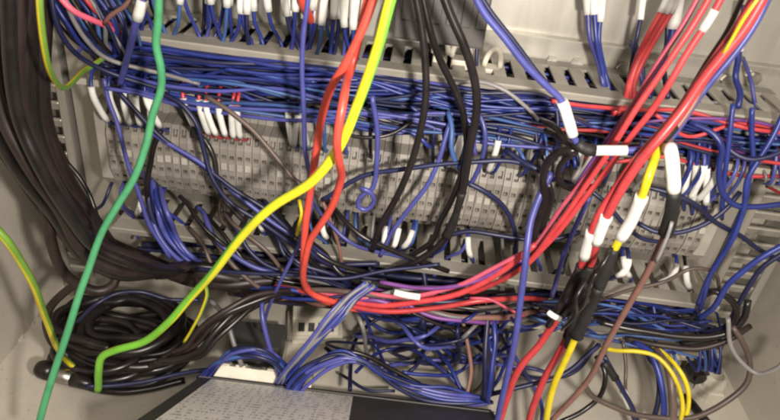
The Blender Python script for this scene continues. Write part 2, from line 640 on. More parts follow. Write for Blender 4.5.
def m_name(m):
    return {'blue': 'blue_wire', 'navy': 'navy_wire', 'sky': 'light_blue_wire', 'violet': 'violet_wire', 'purple': 'purple_wire',
            'red': 'red_wire', 'orange': 'red_wire', 'pink': 'pink_wire', 'black': 'black_cable', 'dkbrown': 'black_cable',
            'brown': 'brown_wire', 'dull': 'brown_wire', 'grey': 'grey_wire', 'green': 'green_wire', 'yellow': 'yellow_wire',
            'gy': 'earth_wire', 'gy2': 'earth_wire', 'white': 'white_wire'}[m]


def fan_left():
    a, b = rng.uniform(40, 112), rng.uniform(-14, -4)
    h = rng.uniform(.03, .085)
    s = rng.uniform(-16, 16)
    return [tuple(P(a, b, h)), tuple(P(a + 20 + s * .5, 24 + s * .6, h)), tuple(P(a * .6 + 62 + s, 50 + s * .5, min(h, .07)))]


BL = ['blue'] * 8 + ['navy'] * 3 + ['violet'] * 2 + ['sky']
duct_wires(92, -.184, .24, DU0 + .003, DU1 - .004, .012, .060, BL, 'thin @ lying lengthwise in the crammed upper duct', 'blue wires in the upper duct', left=fan_left)
duct_wires(30, -.18, .10, DU0 + .000, DU1 - .003, .054, .068, BL, 'thin @ bulging out of the upper duct', 'blue wires bulging out of the upper duct')
duct_wires(9, .06, .24, DU0, DU1, .05, .068, ['red', 'dull', 'purple', 'black', 'red'], '@ among the blue ones at the red end of the upper duct', 'odd coloured wires in the upper duct')
duct_wires(30, .10, .243, DL0 - .004, DL1 - .010, .02, .066, ['blue'] * 5 + ['navy'] * 4 + ['sky'] * 4 + ['black'], 'thin @ lying in the lower duct under the red bundle', 'blue wires in the lower duct', left=None)
duct_wires(12, -.2, .08, DL0, DL1 - .006, .02, .066, ['black', 'dkbrown', 'navy'], 'dark @ lying in the lower duct behind the thick earth wire', 'dark cables in the lower duct', dia=(.0035, .006))

# ------------------------------------------------------------------ sleeved wires dropping from the sockets into the upper duct
for k in range(46):
    x = rng.uniform(-.182, -.028)
    if -.143 < x < -.137 or -.092 < x < -.086:
        continue
    zt = rng.uniform(.270, .279)
    dx = rng.uniform(-.009, .009)
    m = BL[rng.randint(len(BL))]
    hh = rng.uniform(.046, .056)
    pts = [(x - dx * .2, -hh + .008, zt + .034), (x, -hh, zt + .022), (x + dx * .2, -hh, zt + .008), (x + dx * .5, -hh + .001, zt - .004), (x + dx * 1.2, -hh + .006, .258), (x + dx * 2, -.05, .247), (x + dx * 3, -.052, .238)]
    wire(m_name(m), 'short @ with a white marker sleeve hanging under the relay sockets', m, .0023, pts, 'sleeved wires under the relay sockets',
         world=True, sides=8, parts=[('marker_sleeve', 'white', 2.0, .06, .44)])

# sleeved wires over the bare plate
def drop(px, y0, y1, pts, mat, label, wpx=5, k=1.7):
    wire(m_name(mat), label, mat, wpx, pts, parts=[('marker_sleeve', 'white', k, (px, y0), (px - 1, y1))])


drop(593, -8, 17, [(593, -12, .03), (594, 10, .032), (596, 40, .036), (602, 66, .036), (606, 90, .04), (612, 104, .05)], 'blue', 'blue wire with white sleeve, nearest the diagonal sleeved wire, before bare plate')
drop(601, -8, 20, [(602, -12, .03), (601, 14, .03), (599, 42, .034), (605, 72, .034), (610, 92, .04)], 'blue', 'second blue wire of the pair with white sleeves before the bare plate')
drop(588, -8, 14, [(586, -12, .03), (588, 12, .03), (590, 36, .034), (598, 60, .034), (604, 88, .04)], 'violet', 'violet wire beside the pair of white sleeved blue wires')
drop(640, -8, 20, [(644, -12, .03), (639, 14, .03), (635, 36, .034), (631, 62, .034), (630, 86, .042), (634, 100, .05)], 'navy', 'lone dark blue wire with white sleeve between blue pair and red wires', 4)
drop(676, -8, 28, [(680, -12, .03), (675, 18, .032), (670, 40, .034), (660, 62, .036), (652, 84, .04), (648, 100, .05)], 'blue', 'blue wire with long white sleeve just behind the red wires', 7)
drop(668, -8, 22, [(670, -12, .028), (668, 16, .03), (667, 38, .032), (664, 70, .034), (668, 98, .05)], 'navy', 'dark blue wire with white sleeve crossing behind two red wires', 5)
drop(740, 28, 42, [(745, 5, .03), (741, 34, .032), (738, 60, .034), (735, 78, .034), (740, 94, .044), (738, 108, .05)], 'blue', 'blue wire with short white sleeve near the corner module', 6, 1.4)
for i, dx in enumerate((0, 5, 10)):
    wire('red_wire', ['red wire of the flat trio, on the side of the blue pair', 'middle red wire of the flat trio before the bare plate', 'red wire of the flat trio, on the side of the long sleeve'][i], 'red', 6,
         [(672 + dx * .7, -14, .04), (664 + dx * .8, 8, .042), (650 + dx * .7, 34, .044), (637 + dx * .6, 60, .044), (629 + dx * .5, 84, .048), (624 + dx * .8, 104, .056), (612 + dx, 114, .06)],
         'flat trio of red wires', parts=[('marker_sleeve', 'white', 1.3, (671 + dx * .7, -10), (664 + dx * .8, 9))])

# little loose ends and wires passing the duct slots
for k in range(7):
    x = rng.uniform(-.19, .22)
    m = BL[rng.randint(len(BL))]
    z = rng.uniform(.262, .274)
    dx = rng.uniform(-.008, .008)
    wire(m_name(m), 'short @ end poking through a slot of the upper duct', m, .0024,
         [(x + dx, -.006, z + .012), (x + dx * .6, -.024, z + .003), (x, -.03, .258), (x - dx * .4, -.042, .25), (x - dx, -.05, .24)], 'wire ends in the slots of the upper duct', world=True, sides=8)

# wires from the upper duct into the terminals
def to_term(x, m, label, group, sleeve=True, dz=0):
    dx = rng.uniform(-.004, .004)
    wire(m_name(m), label, m, .0023, [(x + dx * 2, -.045, .238), (x + dx * 1.4, -.064, .230), (x + dx, -.067, .221), (x + dx * .5, -.064, .210 + dz), (x, -.059, .200 + dz), (x, -.050, .194 + dz), (x, -.036, .191 + dz)], group, world=True, sides=8,
         parts=[('marker_sleeve', 'white', 1.7, .36, .70)] if sleeve else ())


for x in (-.181, -.175, -.168, -.161, -.155, -.149):
    to_term(x, 'blue', 'sleeved wire entering the terminals beside the green wire', 'sleeved wires beside the green wire')
for x in (-.126, -.119, -.113, -.108, -.103, -.098):
    to_term(x, 'red', 'red wire with white sleeve in the cluster entering the terminals', 'sleeved red wires entering the terminals')
for k in range(34):
    x = rng.uniform(-.09, .21)
    to_term(x, BL[rng.randint(len(BL))], 'thin @ running from the upper duct into the terminals', 'blue wires entering the terminals', rng.rand() < .45)
# wires from the terminals down to the lower duct
for k in range(36):
    x = rng.uniform(-.2, .21)
    m = (BL + ['black', 'black', 'grey', 'dull'])[rng.randint(len(BL) + 4)]
    dx = rng.uniform(-.012, .012)
    wire(m_name(m), 'thin @ running down from the terminals to the lower duct', m, .0024,
         [(x, -.032, .146), (x, -.046, .14), (x + dx * .3, -.050, .131), (x + dx, -.046, .122), (x + dx * 1.3, -.04, .112), (x + dx * 2, -.045, .1)], 'wires below the terminals', world=True, sides=8,
         parts=[('marker_sleeve', 'white', 1.7, .25, .55)] if rng.rand() < .3 else ())

# ------------------------------------------------------------------ thick cables along the cabinet's side
thick = [  # (x at y=0, 60, 120, 170, 215), height off plate
    (-28, -22, -6, 22, 56, .13), (-14, -10, 4, 30, 62, .15), (-2, 2, 12, 36, 66, .14), (8, 10, 20, 42, 70, .16), (20, 16, 22, 44, 72, .15), (26, 24, 28, 47, 76, .13),
    (33, 31, 34, 51, 80, .12), (38, 37, 40, 56, 85, .10), (42, 42, 46, 62, 89, .09), (18, 16, 24, 45, 72, .11), (-40, -34, -16, 16, 50, .11), (31, 34, 39, 54, 82, .08)]
for i, (a, b, c, d, e, h) in enumerate(thick):
    j = i * 2.3
    dy = (i % 6) * 5.0
    pts = [(a, -14, h), (b, 60, h), (c, 120, h), (d, 170, h), (e, 214 + dy * .1, h - .01), (e + 26, 243 + (5 - i % 6) * 2.6, h - .02), (e + 62, 257 + (5 - i % 6) * 3.4, h - .03),
           (190 + j, 266 + (i % 6) * 3.5, .08), (250 + j, 276 + (i % 5) * 4, .07), (330 + j, 288 + (i % 5) * 4, .062), (400 + 3 * j, 297 + (i % 4) * 4, .058)]
    wire('black_cable', 'thick black cable in the bundle sweeping down the cabinet side', 'dkbrown' if i % 3 else 'black', 11.5 if i % 4 else 14, pts, 'thick black cables down the cabinet side', 'cable', sides=14)
wire('black_cable', 'thick black cable leaving the bundle and looping above the coil', 'dkbrown', 10,
     [(40, 190, .11), (46, 215, .11), (51, 245, .11), (63, 270, .105), (82, 285, .1), (103, 290, .095), (116, 282, .09), (114, 266, .085), (102, 250, .08)], None, 'cable', sides=14)
wire('black_cable', 'black cable dropping from the loop to the coil on the floor', 'dkbrown', 8,
     [(86, 278, .1), (66, 292, .1), (52, 306, .1), (47, 325, .1), (54, 345, 0, .03), (70, 358, 0, .02)], None, 'cable', sides=12)
wire('grey_wire', 'thin slate wire arching from the green wire to the dark bundle', 'navy', 4,
     [(78, 322, .1), (95, 304, .1), (115, 294, .09), (140, 293, .085), (165, 299, .08), (200, 300, .075)], None)

# coil of black cable on the floor
cx, cy = -.187, -.062
pts = []
for k in range(9 * 14 + 6):
    a = k / 14 * 2 * math.pi + 2.6
    tt = k / 14
    rx = .050 - .0055 * (tt % 4) + .003 * math.sin(a * .9 + tt)
    ry = .039 - .0055 * (tt % 4) + .003 * math.cos(a * 1.1)
    pts.append((cx + rx * math.cos(a) + .005 * math.sin(tt * 1.3), cy + ry * math.sin(a) + .004 * math.sin(tt * 1.9), .006 + .0034 * tt + .003 * math.sin(a + tt)))
co = wire('coiled_cable', 'glossy black cable wound into a flat coil on the cabinet floor', 'black', .0072, pts, None, 'cable coil', world=True, sides=14, wobble=.0012)
pts = []
for k in range(2 * 14 + 4):
    a = k / 14 * 2 * math.pi + .6
    pts.append((cx - .012 + (.037 - .004 * (k / 14)) * math.cos(a), cy - .02 + .024 * math.sin(a), .008 + .010 * k / 14))
wire('coiled_cable', 'smaller black cable loop lying at the front of the coil', 'black', .0062, pts, None, 'cable coil', world=True, sides=12, wobble=.001)
c = Z(58, 374, .022)
e = empty('cable_plug', c)
e.rotation_euler = (0, 0, math.radians(-12))
tag(e, 'black plug with bright metal shell beside the coiled cable', 'plug')
link('shell', tube_mesh('shell', [(-.004, 0, 0), (.004, 0, 0), (.013, 0, 0)], np.array([.0058, .006, .0052]), 14), 'steel', e)
link('grip', tube_mesh('grip', [(-.016, 0, .0), (-.013, 0, 0), (-.008, 0, 0), (-.0035, 0, 0)], np.array([.0052, .0066, .0068, .0064]), 14), 'black', e)
link('boot', tube_mesh('boot', [(.0125, 0, 0), (.02, 0, 0), (.03, .002, -.003)], np.array([.0055, .0048, .0036]), 12), 'black', e)
wire('black_cable', 'black cable end running from the plug under the coil', 'black', 7, [(74, 378, 0, .02), (90, 388, 0, .01), (118, 392, 0, .008), (150, 388, 0, .008), (185, 380, 0, .01)], None, 'cable')

# ------------------------------------------------------------------ foreground wires, one by one
wire('earth_wire', 'yellow wire curving into green over the perforated upright', 'gy2', 6,
     [(39, -12, .17), (41, 15, .17), (44, 42, .165), (48, 66, .155), (54, 81, .14), (63, 87, .125), (75, 81, .105), (90, 69, .08), (104, 58, .07)])
wire('earth_wire', 'yellow green wire crossing the bare cabinet wall to the coil', 'gy2', 7,
     [(-10, 222, .17), (6, 240, .17), (22, 265, .165), (35, 290, .16), (48, 322, .15), (57, 345, .14), (68, 362, 0, .03), (84, 376, 0, .02)])
wire('green_wire', 'long green wire running from top edge to bottom corner', 'green', 7.5,
     [(159, -10, .12), (158, 20, .12), (155, 45, .12), (160, 68, .12), (161, 88, .12), (153, 115, .122), (147, 143, .125), (133, 177, .13), (117, 203, .135), (102, 232, .14),
      (90, 270, .15), (77, 305, .16), (62, 346, .17), (50, 383, .18), (38, 428, .19)])
wire('earth_wire', 'thick yellow and green striped earth wire sweeping diagonally to the coil', 'gy', 8.6,
     [(394, -12, .15), (384, 22, .15), (372, 60, .15), (356, 104, .15), (338, 147, .148), (313, 180, .145), (276, 206, .14), (243, 237, .135), (212, 272, .13), (188, 298, .125),
      (168, 322, .125), (145, 341, .125), (118, 350, .125), (104, 357, .125), (100, 372, .125), (98, 390, .12)])
wire('red_wire', 'red wire hanging from the top, bending at the earth wire', 'orange', 7.6,
     [(378, -14, .135), (362, 32, .135), (346, 64, .135), (330, 90, .132), (320, 122, .128), (315, 160, .125), (310, 195, .122), (305, 230, .12), (303, 262, .115), (306, 285, .1), (322, 299, .085), (352, 308, .085), (390, 310, .06)], 'pair of hanging red wires')
wire('red_wire', 'red wire kinking sharply below the earth wire', 'orange', 7.6,
     [(371, -14, .13), (360, 30, .13), (352, 66, .13), (344, 100, .162), (339, 132, .165), (339, 160, .155), (341, 178, .14), (333, 202, .13), (320, 224, .125), (308, 246, .12), (304, 275, .112), (312, 293, .095), (335, 302, .09), (370, 304, .06)], 'pair of hanging red wires')
wire('blue_wire', 'thin blue wire hanging straight down beside the red pair', 'violet', 4.5,
     [(309, -10, .11), (305, 30, .11), (304, 70, .11), (305, 110, .11), (306, 150, .108), (311, 190, .105), (306, 225, .1), (292, 258, .095), (279, 287, .09), (268, 312, .08), (262, 330, .07)])
wire('red_wire', 'orange tipped red stub between the relay sockets', 'orange', 9, [(300, -12, .06), (302, 2, .06), (306, 12, .055), (312, 22, .045)])

wire('black_cable', 'straightest black cable passing over the dark module', 'black', 7.5,
     [(414, -14, .1), (420, 20, .1), (425, 60, .1), (426, 92, .1), (422, 124, .1), (412, 160, .098), (397, 196, .095), (381, 226, .09), (372, 250, .08)], 'black cables before the dark module', 'cable')
wire('black_cable', 'black cable crossing under its neighbour at the upper duct', 'black', 7,
     [(420, -14, .095), (430, 28, .095), (441, 60, .092), (455, 88, .09), (464, 110, .09), (467, 140, .09), (462, 168, .088), (452, 194, .085), (440, 220, .08), (432, 242, .075), (410, 256, .07)], 'black cables before the dark module', 'cable')
wire('black_cable', 'outermost black cable bowing toward the bare plate', 'black', 8,
     [(440, -14, .11), (452, 18, .11), (465, 48, .11), (474, 78, .108), (476, 108, .105), (473, 140, .1), (467, 168, .095), (462, 192, .09), (452, 222, .085), (440, 246, .08), (415, 262, .075), (385, 272, .07)], 'black cables before the dark module', 'cable',
     parts=[('heat_shrink', 'tape', 1.25, (463, 190), (447, 236))])

wire('blue_wire', 'blue wire with two white sleeves running diagonally to the taped knot', 'violet', 7,
     [(470, -14, .13), (483, 10, .13), (502, 34, .13), (525, 64, .13), (548, 88, .13), (561, 101, .13), (568, 121, .13), (575, 141, .13), (585, 149, .13), (605, 150, .13), (630, 150, .13), (648, 148, .13), (664, 141, .132)],
     parts=[('marker_sleeve', 'white', 1.6, (561, 101), (574, 139)), ('marker_sleeve', 'white', 1.55, (583, 149), (629, 150)), ('tape', 'tape', 1.75, (575, 141), (582, 148))])
wire('black_cable', 'second core strapped along the diagonal blue wire', 'navy', 5, [(474, -14, .126), (490, 12, .126), (512, 40, .126), (535, 70, .126), (553, 90, .126), (566, 106, .122), (577, 146, .122)], None)
for i, (q0, q1) in enumerate((((541, 121), (556, 128)), ((546, 130), (560, 138)))):
    wire('black_cable', ['upper black stub at the taped knot of white sleeves', 'lower black stub at the taped knot of white sleeves'][i], 'black', 7,
         [(*q0, .1), (*q1, .11), (568, 143, .118), (579, 149, .126)], 'black stubs at the taped knot', 'cable')

# red bundle
wire('red_wire', 'thick red wire of the bundle, bending at the brown joint', 'red', 9,
     [(770, -14, .14), (748, 22, .14), (724, 54, .14), (703, 82, .14), (685, 108, .14), (664, 134, .142), (642, 160, .142), (622, 188, .14), (608, 215, .138), (596, 245, .132), (588, 268, .125), (572, 300, .12), (556, 322, .115), (540, 345, .115), (520, 368, .118), (508, 396, .12), (498, 428, .125)],
     'thick red bundle', parts=[('marker_sleeve', 'white', 1.35, (606, 218), (597, 244)), ('heat_shrink', 'tape', 1.45, (589, 262), (560, 316))])
wire('red_wire', 'second thick red wire lying along the bundle', 'red', 9,
     [(762, -14, .135), (740, 22, .135), (716, 56, .135), (695, 86, .135), (677, 112, .135), (657, 138, .138), (636, 163, .138), (617, 190, .136), (601, 216, .134), (590, 240, .13), (583, 262, .125), (574, 296, .118), (572, 322, .115), (560, 350, .115), (548, 374, .115), (537, 400, .118), (527, 430, .12)],
     'thick red bundle', parts=[('marker_sleeve', 'white', 1.4, (594, 232), (584, 258)), ('heat_shrink', 'tape', 1.4, (582, 266), (567, 336))])
wire('yellow_wire', 'yellow wire with white sleeve and black shrink tube in the red bundle', 'yellow', 8,
     [(668, 128, .128), (657, 152, .138), (649, 174, .146), (643, 194, .144), (632, 218, .142), (617, 243, .14), (607, 266, .138), (596, 292, .135), (584, 320, .132), (573, 343, .13), (563, 366, .13), (551, 394, .13), (545, 428, .13)],
     parts=[('marker_sleeve', 'white', 1.5, (642, 197), (620, 239)), ('heat_shrink', 'tape', 1.4, (614, 249), (598, 288)), ('heat_shrink', 'tape', 1.6, (599, 285), (578, 334))])
wire('brown_wire', 'brown wire with black shrink tube running down from the red joint', 'brown', 7,
     [(667, 128, .13), (668, 143, .142), (670, 162, .15), (672, 186, .148), (671, 208, .146), (664, 236, .142), (653, 260, .138), (640, 286, .135), (624, 317, .13), (605, 350, .125), (586, 380, .12), (568, 402, .12), (552, 420, .12)],
     parts=[('marker_sleeve', 'white', 1.7, (667, 144), (672, 188)), ('heat_shrink', 'tape', 1.7, (672, 192), (666, 232))])
wire('white_wire', 'bare pale core ending beside the brown wire', 'grey', 3.5, [(672, 222, .15), (668, 236, .15), (662, 250, .148), (656, 262, .145)])
wire('violet_wire', 'light blue violet wire following the red bundle', 'violet', 7,
     [(774, -14, .125), (756, 22, .125), (738, 48, .125), (716, 76, .125), (698, 100, .125), (682, 124, .128), (668, 142, .132)])
wire('brown_wire', 'orange brown wire between the red bundle and the violet wire', 'brown', 6,
     [(758, -14, .13), (742, 22, .13), (727, 50, .132), (709, 78, .132), (693, 104, .135), (670, 136, .138)])
wire('black_cable', 'dark wire lying along the shaded side of the red bundle', 'dull', 5,
     [(748, -14, .125), (728, 28, .125), (706, 62, .125), (690, 90, .125), (676, 112, .126), (660, 134, .13)])
wire('yellow_wire', 'short olive wire lying on the red bundle near the top', 'gy2', 4, [(764, -10, .145), (748, 14, .145), (736, 34, .143), (722, 56, .14)])
wire('tape_wrap', 'black tape wrapped round the joint of the red bundle', 'tape', 15, [(672, 126, .138), (667, 132, .14), (661, 139, .14)], None, 'tape', wobble=0)
for i, (lb, w_, pts) in enumerate([
    ('thin red wire crossing the upper duct, closest to the flat trio', 6, [(716, -14, .11), (692, 26, .11), (668, 62, .11), (648, 92, .11), (626, 126, .11), (604, 158, .108), (580, 194, .104), (558, 226, .1), (534, 256, .095), (505, 278, .085), (465, 292, .06)]),
    ('thin red wire with a white sleeve crossing the upper duct', 6, [(728, -14, .115), (708, 22, .115), (688, 54, .115), (668, 86, .115), (648, 116, .113), (624, 146, .11), (596, 184, .106), (570, 216, .102), (548, 243, .098), (520, 270, .09), (480, 290, .075), (430, 302, .068)]),
    ('thin pink red wire running under the two thin red ones', 5, [(704, -14, .1), (682, 28, .1), (658, 64, .1), (634, 104, .1), (612, 138, .1), (590, 170, .098), (562, 206, .095), (540, 240, .09), (515, 264, .085), (480, 284, .06)]),
    ('thin violet red wire ending in the lower tangle', 5, [(640, 96, .095), (618, 128, .095), (590, 166, .095), (566, 202, .092), (544, 232, .09), (528, 258, .085), (500, 280, .078)])]):
    wire('red_wire', lb, ['red', 'red', 'pink', 'purple'][i], w_, pts, 'thin red wires crossing the upper duct', parts=[('marker_sleeve', 'white', 1.35, (715, 14), (706, 30))] if i == 1 else ())

wire('violet_wire', 'blue violet wire running down before the lower duct to the bottom edge', 'violet', 7,
     [(552, 172, .088), (540, 196, .092), (531, 220, .1), (527, 245, .108), (523, 280, .115), (519, 315, .118), (513, 350, .12), (505, 385, .122), (496, 428, .125)])

# ------------------------------------------------------------------ mid-depth wires over the terminals
mid = [
 ('blue_wire', 'blue wire falling from the duct end past the green wire', 'violet', 4.5, [(104, 78, .07), (108, 100, .072), (118, 130, .074), (128, 160, .076), (138, 190, .078), (150, 225, .08), (170, 258, .08)]),
 ('navy_wire', 'long navy wire crossing the terminals toward the red pair', 'navy', 5, [(118, 92, .07), (140, 116, .074), (165, 140, .076), (195, 163, .078), (235, 190, .08), (268, 208, .08), (295, 232, .08), (325, 262, .078), (350, 284, .07)]),
 ('navy_wire', 'navy wire starting at the green wire and ending in the dark tangle', 'navy', 5, [(158, 92, .072), (182, 104, .074), (198, 124, .076), (206, 150, .078), (214, 178, .08), (230, 202, .08), (262, 224, .08), (300, 252, .078), (335, 280, .07)]),
 ('violet_wire', 'violet wire parallel to the navy one across the terminals', 'violet', 4.5, [(148, 130, .074), (175, 148, .076), (205, 168, .078), (240, 198, .08), (272, 222, .08), (312, 246, .078), (345, 270, .072)]),
 ('brown_wire', 'brown wire arching from the duct to the earth wire', 'dull', 5, [(205, 96, .068), (228, 110, .072), (254, 130, .074), (276, 156, .076), (296, 180, .078), (320, 196, .078)]),
 ('brown_wire', 'thin brown wire hanging below the red pair', 'brown', 3.5, [(322, 200, .07), (332, 222, .072), (340, 245, .072), (342, 268, .07)]),
 ('black_cable', 'black wire bending down beside the white sleeved red cluster', 'black', 5.5, [(192, 128, .07), (206, 142, .074), (215, 160, .076), (218, 180, .078), (226, 200, .08), (245, 222, .08)]),
 ('black_cable', 'short black wire ending beside the green wire on the terminals', 'black', 6, [(161, 130, .066), (155, 143, .068), (151, 160, .068), (147, 182, .07), (148, 200, .07)]),
 ('black_cable', 'black wire curving along the perforated upright', 'black', 5, [(58, 142, .05), (66, 160, .05), (78, 175, .052), (88, 195, .055), (98, 220, .06)]),
 ('blue_wire', 'blue wire wandering across the terminals from the red pair to the knot', 'navy', 5, [(322, 200, .078), (342, 190, .08), (366, 178, .08), (400, 170, .08), (440, 163, .08), (480, 160, .08), (510, 160, .08), (540, 169, .08), (552, 178, .08)]),
 ('violet_wire', 'violet wire hanging with a little ring knot at its end', 'violet', 5, [(372, 96, .085), (376, 120, .085), (377, 150, .085), (374, 180, .085), (370, 190, .085), (360, 196, .086), (357, 206, .086), (366, 210, .086), (374, 202, .086), (370, 192, .088), (360, 188, .088)]),
 ('black_cable', 'thin black wire sagging between red pair and black cables', 'black', 4, [(338, 128, .075), (352, 136, .078), (372, 138, .078), (392, 134, .075), (412, 122, .07)]),
 ('navy_wire', 'navy wire curling below the outer black cable', 'navy', 5, [(466, 182, .075), (484, 190, .076), (500, 204, .076), (511, 222, .076), (516, 244, .076), (514, 266, .074)]),
 ('navy_wire', 'dark blue wire running level under the terminals', 'navy', 5, [(445, 236, .074), (470, 232, .076), (498, 234, .078), (528, 238, .078), (556, 238, .076), (580, 232, .074)]),
 ('violet_wire', 'violet wire slanting down from the black cables', 'violet', 5, [(452, 118, .072), (446, 136, .075), (440, 155, .078), (428, 182, .08), (412, 206, .08), (396, 230, .078), (380, 256, .074)]),
 ('sky_wire', 'light blue wire looping beside the outer black cable', 'sky', 5, [(448, 112, .07), (452, 128, .075), (452, 148, .078), (458, 166, .078), (466, 178, .075)]),
 ('violet_wire', 'violet wire dropping behind the outer black cable', 'violet', 5, [(478, 112, .07), (484, 126, .074), (485, 146, .076), (479, 168, .076), (470, 186, .074)]),
 ('navy_wire', 'navy wire joining the knot from the terminals', 'navy', 6, [(506, 150, .075), (520, 160, .08), (536, 168, .085), (552, 178, .085)]),
 ('black_cable', 'black cable hanging from the knot in a narrow loop', 'black', 8, [(576, 150, .11), (560, 152, .105), (548, 162, .1), (543, 180, .095), (545, 198, .092), (540, 216, .09), (534, 236, .088), (530, 262, .085)]),
 ('black_cable', 'black cable curling from the knot round to the red wires', 'black', 6, [(576, 152, .105), (562, 162, .1), (558, 176, .096), (566, 186, .094), (584, 188, .092), (604, 184, .09)]),
 ('black_cable', 'short black tail beside the hanging cable loop', 'black', 7, [(548, 182, .085), (552, 198, .085), (548, 214, .085), (540, 232, .085)]),
 ('blue_wire', 'blue wire slanting behind the sleeved red wires', 'violet', 5, [(590, 196, .075), (578, 222, .078), (566, 248, .08), (558, 272, .08), (552, 296, .078)]),
 ('navy_wire', 'long navy wire sagging from the brown wire to the wall', 'navy', 5, [(636, 222, .07), (656, 232, .076), (680, 234, .078), (706, 226, .078), (724, 212, .076), (740, 192, .07)]),
 ('navy_wire', 'navy wire hanging from red bundle across to the upright', 'navy', 5, [(640, 186, .074), (668, 192, .078), (696, 202, .08), (716, 222, .078), (740, 236, .074), (760, 252, .07), (785, 262, .07)]),
 ('navy_wire', 'navy wire looping behind the yellow wire sleeve', 'navy', 4.5, [(590, 190, .07), (606, 204, .074), (622, 222, .076), (640, 238, .076), (660, 242, .074)]),
 ('grey_wire', 'thin dark wire arching below the brown wire', 'dull', 4, [(600, 300, .075), (630, 292, .078), (664, 282, .08), (690, 268, .08), (712, 270, .076), (720, 290, .07)]),
 ('blue_wire', 'blue wire hanging straight beside the bare wall', 'blue', 5, [(733, 104, .07), (730, 130, .074), (727, 160, .076), (724, 186, .076), (722, 210, .074)]),
 ('blue_wire', 'blue wire hanging in the middle of the upright', 'blue', 5, [(752, 108, .07), (752, 135, .072), (753, 160, .074), (748, 180, .076), (744, 204, .078), (730, 240, .08), (714, 266, .08), (706, 290, .078), (700, 310, .07)]),
 ('blue_wire', 'blue wire running down the upright from the frame edge', 'blue', 5.5, [(784, 112, .07), (772, 138, .074), (760, 158, .076), (750, 176, .078), (746, 205, .08), (734, 234, .082), (720, 258, .082), (708, 280, .08), (698, 304, .072)]),
 ('navy_wire', 'navy wire sagging level across the upright', 'navy', 5, [(722, 142, .07), (736, 154, .075), (752, 159, .078), (768, 157, .078), (790, 148, .075)]),
 ('blue_wire', 'blue wire swinging in a wide loop beside white sleeves', 'blue', 6, [(690, 122, .07), (712, 132, .076), (722, 146, .08), (720, 168, .08), (722, 190, .08), (734, 206, .08), (752, 208, .078), (785, 204, .074)]),
 ('blue_wire', 'blue wire rising along the upright into the lower duct', 'blue', 6, [(785, 244, .085), (762, 258, .085), (744, 272, .085), (728, 286, .084), (716, 302, .08), (700, 318, .07)]),
 ('blue_wire', 'second blue wire rising along the upright into the lower duct', 'navy', 5, [(785, 252, .08), (764, 268, .08), (748, 288, .08), (736, 308, .078), (724, 326, .072), (700, 334, .066)]),
 ('black_cable', 'stiff black loop at the corner of lower duct and upright', 'black', 7, [(702, 296, .07), (716, 290, .078), (730, 298, .08), (736, 312, .08), (728, 330, .078), (706, 340, .074), (680, 344, .07)]),
 ('black_cable', 'black cable lying along the lower duct to the upright', 'black', 7, [(600, 322, .068), (640, 330, .074), (676, 336, .078), (710, 338, .08), (732, 332, .08), (745, 318, .078), (748, 300, .074)]),
 ('black_cable', 'dark brown cable lying below the lower duct bundle', 'dkbrown', 6, [(625, 338, .066), (660, 344, .074), (700, 346, .078), (730, 338, .078), (750, 326, .07)]),
]
for nm, lb, m, wd, pts in mid:
    wire('light_blue_wire' if nm == 'sky_wire' else nm, lb, m, wd, pts, None, 'cable' if nm == 'black_cable' else 'wire', wobble=.0006)
for i, (a, b) in enumerate((((688, 168), (684, 196)), ((697, 166), (692, 200)), ((707, 170), (706, 205)), ((716, 176), (722, 205)))):
    wire('blue_wire', 'blue wire with white sleeve standing in the row near the bare wall', 'blue', 4, [(a[0] + 3, a[1] - 26, .06), (a[0], a[1], .062), ((a[0] + b[0]) / 2, (a[1] + b[1]) / 2, .062), (b[0], b[1], .06), (b[0], b[1] + 14, .05)],
         'sleeved wires near the bare wall', parts=[('marker_sleeve', 'white', 1.7, a, b)])
for i in range(7):   # fat blue bunch dropping from the terminals
    d = i * 2.4
    wire(['blue_wire', 'navy_wire'][i % 2], '@ in the fat bunch between the green wire and the earth wire', ['blue', 'navy'][i % 2] if i % 3 else 'violet', 5,
         [(144 + d, 172 + d, .06), (147 + d, 192, .068), (152 + d, 214, .072 + .002 * i), (162 + d, 236, .076), (178 + d, 256, .078), (200 + d, 272, .074), (228 + d, 284, .066)], 'fat bunch of blue wires beside the green wire', wobble=.0009)

# dark tangle under the terminals
tangle = []
for i in range(16):
    x0 = rng.uniform(165, 330); y0 = rng.uniform(195, 235)
    m = ['black', 'navy', 'black', 'dull', 'navy', 'violet'][i % 6]
    wire(m_name(m), '@ slanting down into the tangle behind the earth wire', m, rng.uniform(3.5, 5.5),
         [(x0, y0, .055), (x0 + 14, y0 + 16, .07), (x0 + rng.uniform(24, 44), y0 + 38, .078), (x0 + rng.uniform(50, 80), y0 + rng.uniform(50, 66), .076), (x0 + rng.uniform(90, 130), y0 + rng.uniform(62, 76), .066)],
         'dark wires behind the earth wire', wobble=.0012)
for i in range(22):
    x0 = rng.uniform(190, 330); x1 = rng.uniform(380, 560)
    y0 = 272 + (x0 - 190) * .10 + rng.uniform(0, 22); y1 = 276 + (x1 - 190) * .09 + rng.uniform(-12, 22)
    m = ['black', 'red', 'navy', 'purple', 'black', 'dull', 'blue', 'pink', 'grey', 'black', 'brown'][i % 11]
    xm = (x0 + x1) / 2
    wire(m_name(m), '@ running level in the mixed tangle over the lower duct', m, rng.uniform(3.5, 6),
         [(x0 - 8, y0 - 4, .045), (x0 * .7 + x1 * .3, y0 * .7 + y1 * .3 + rng.uniform(-5, 7), .08), (xm, (y0 + y1) / 2 + rng.uniform(-6, 8), .084), (x0 * .25 + x1 * .75, y0 * .25 + y1 * .75 + rng.uniform(-6, 6), .082), (x1 + 8, y1 - 4, .045)],
         'mixed wires over the lower duct', wobble=.0012)
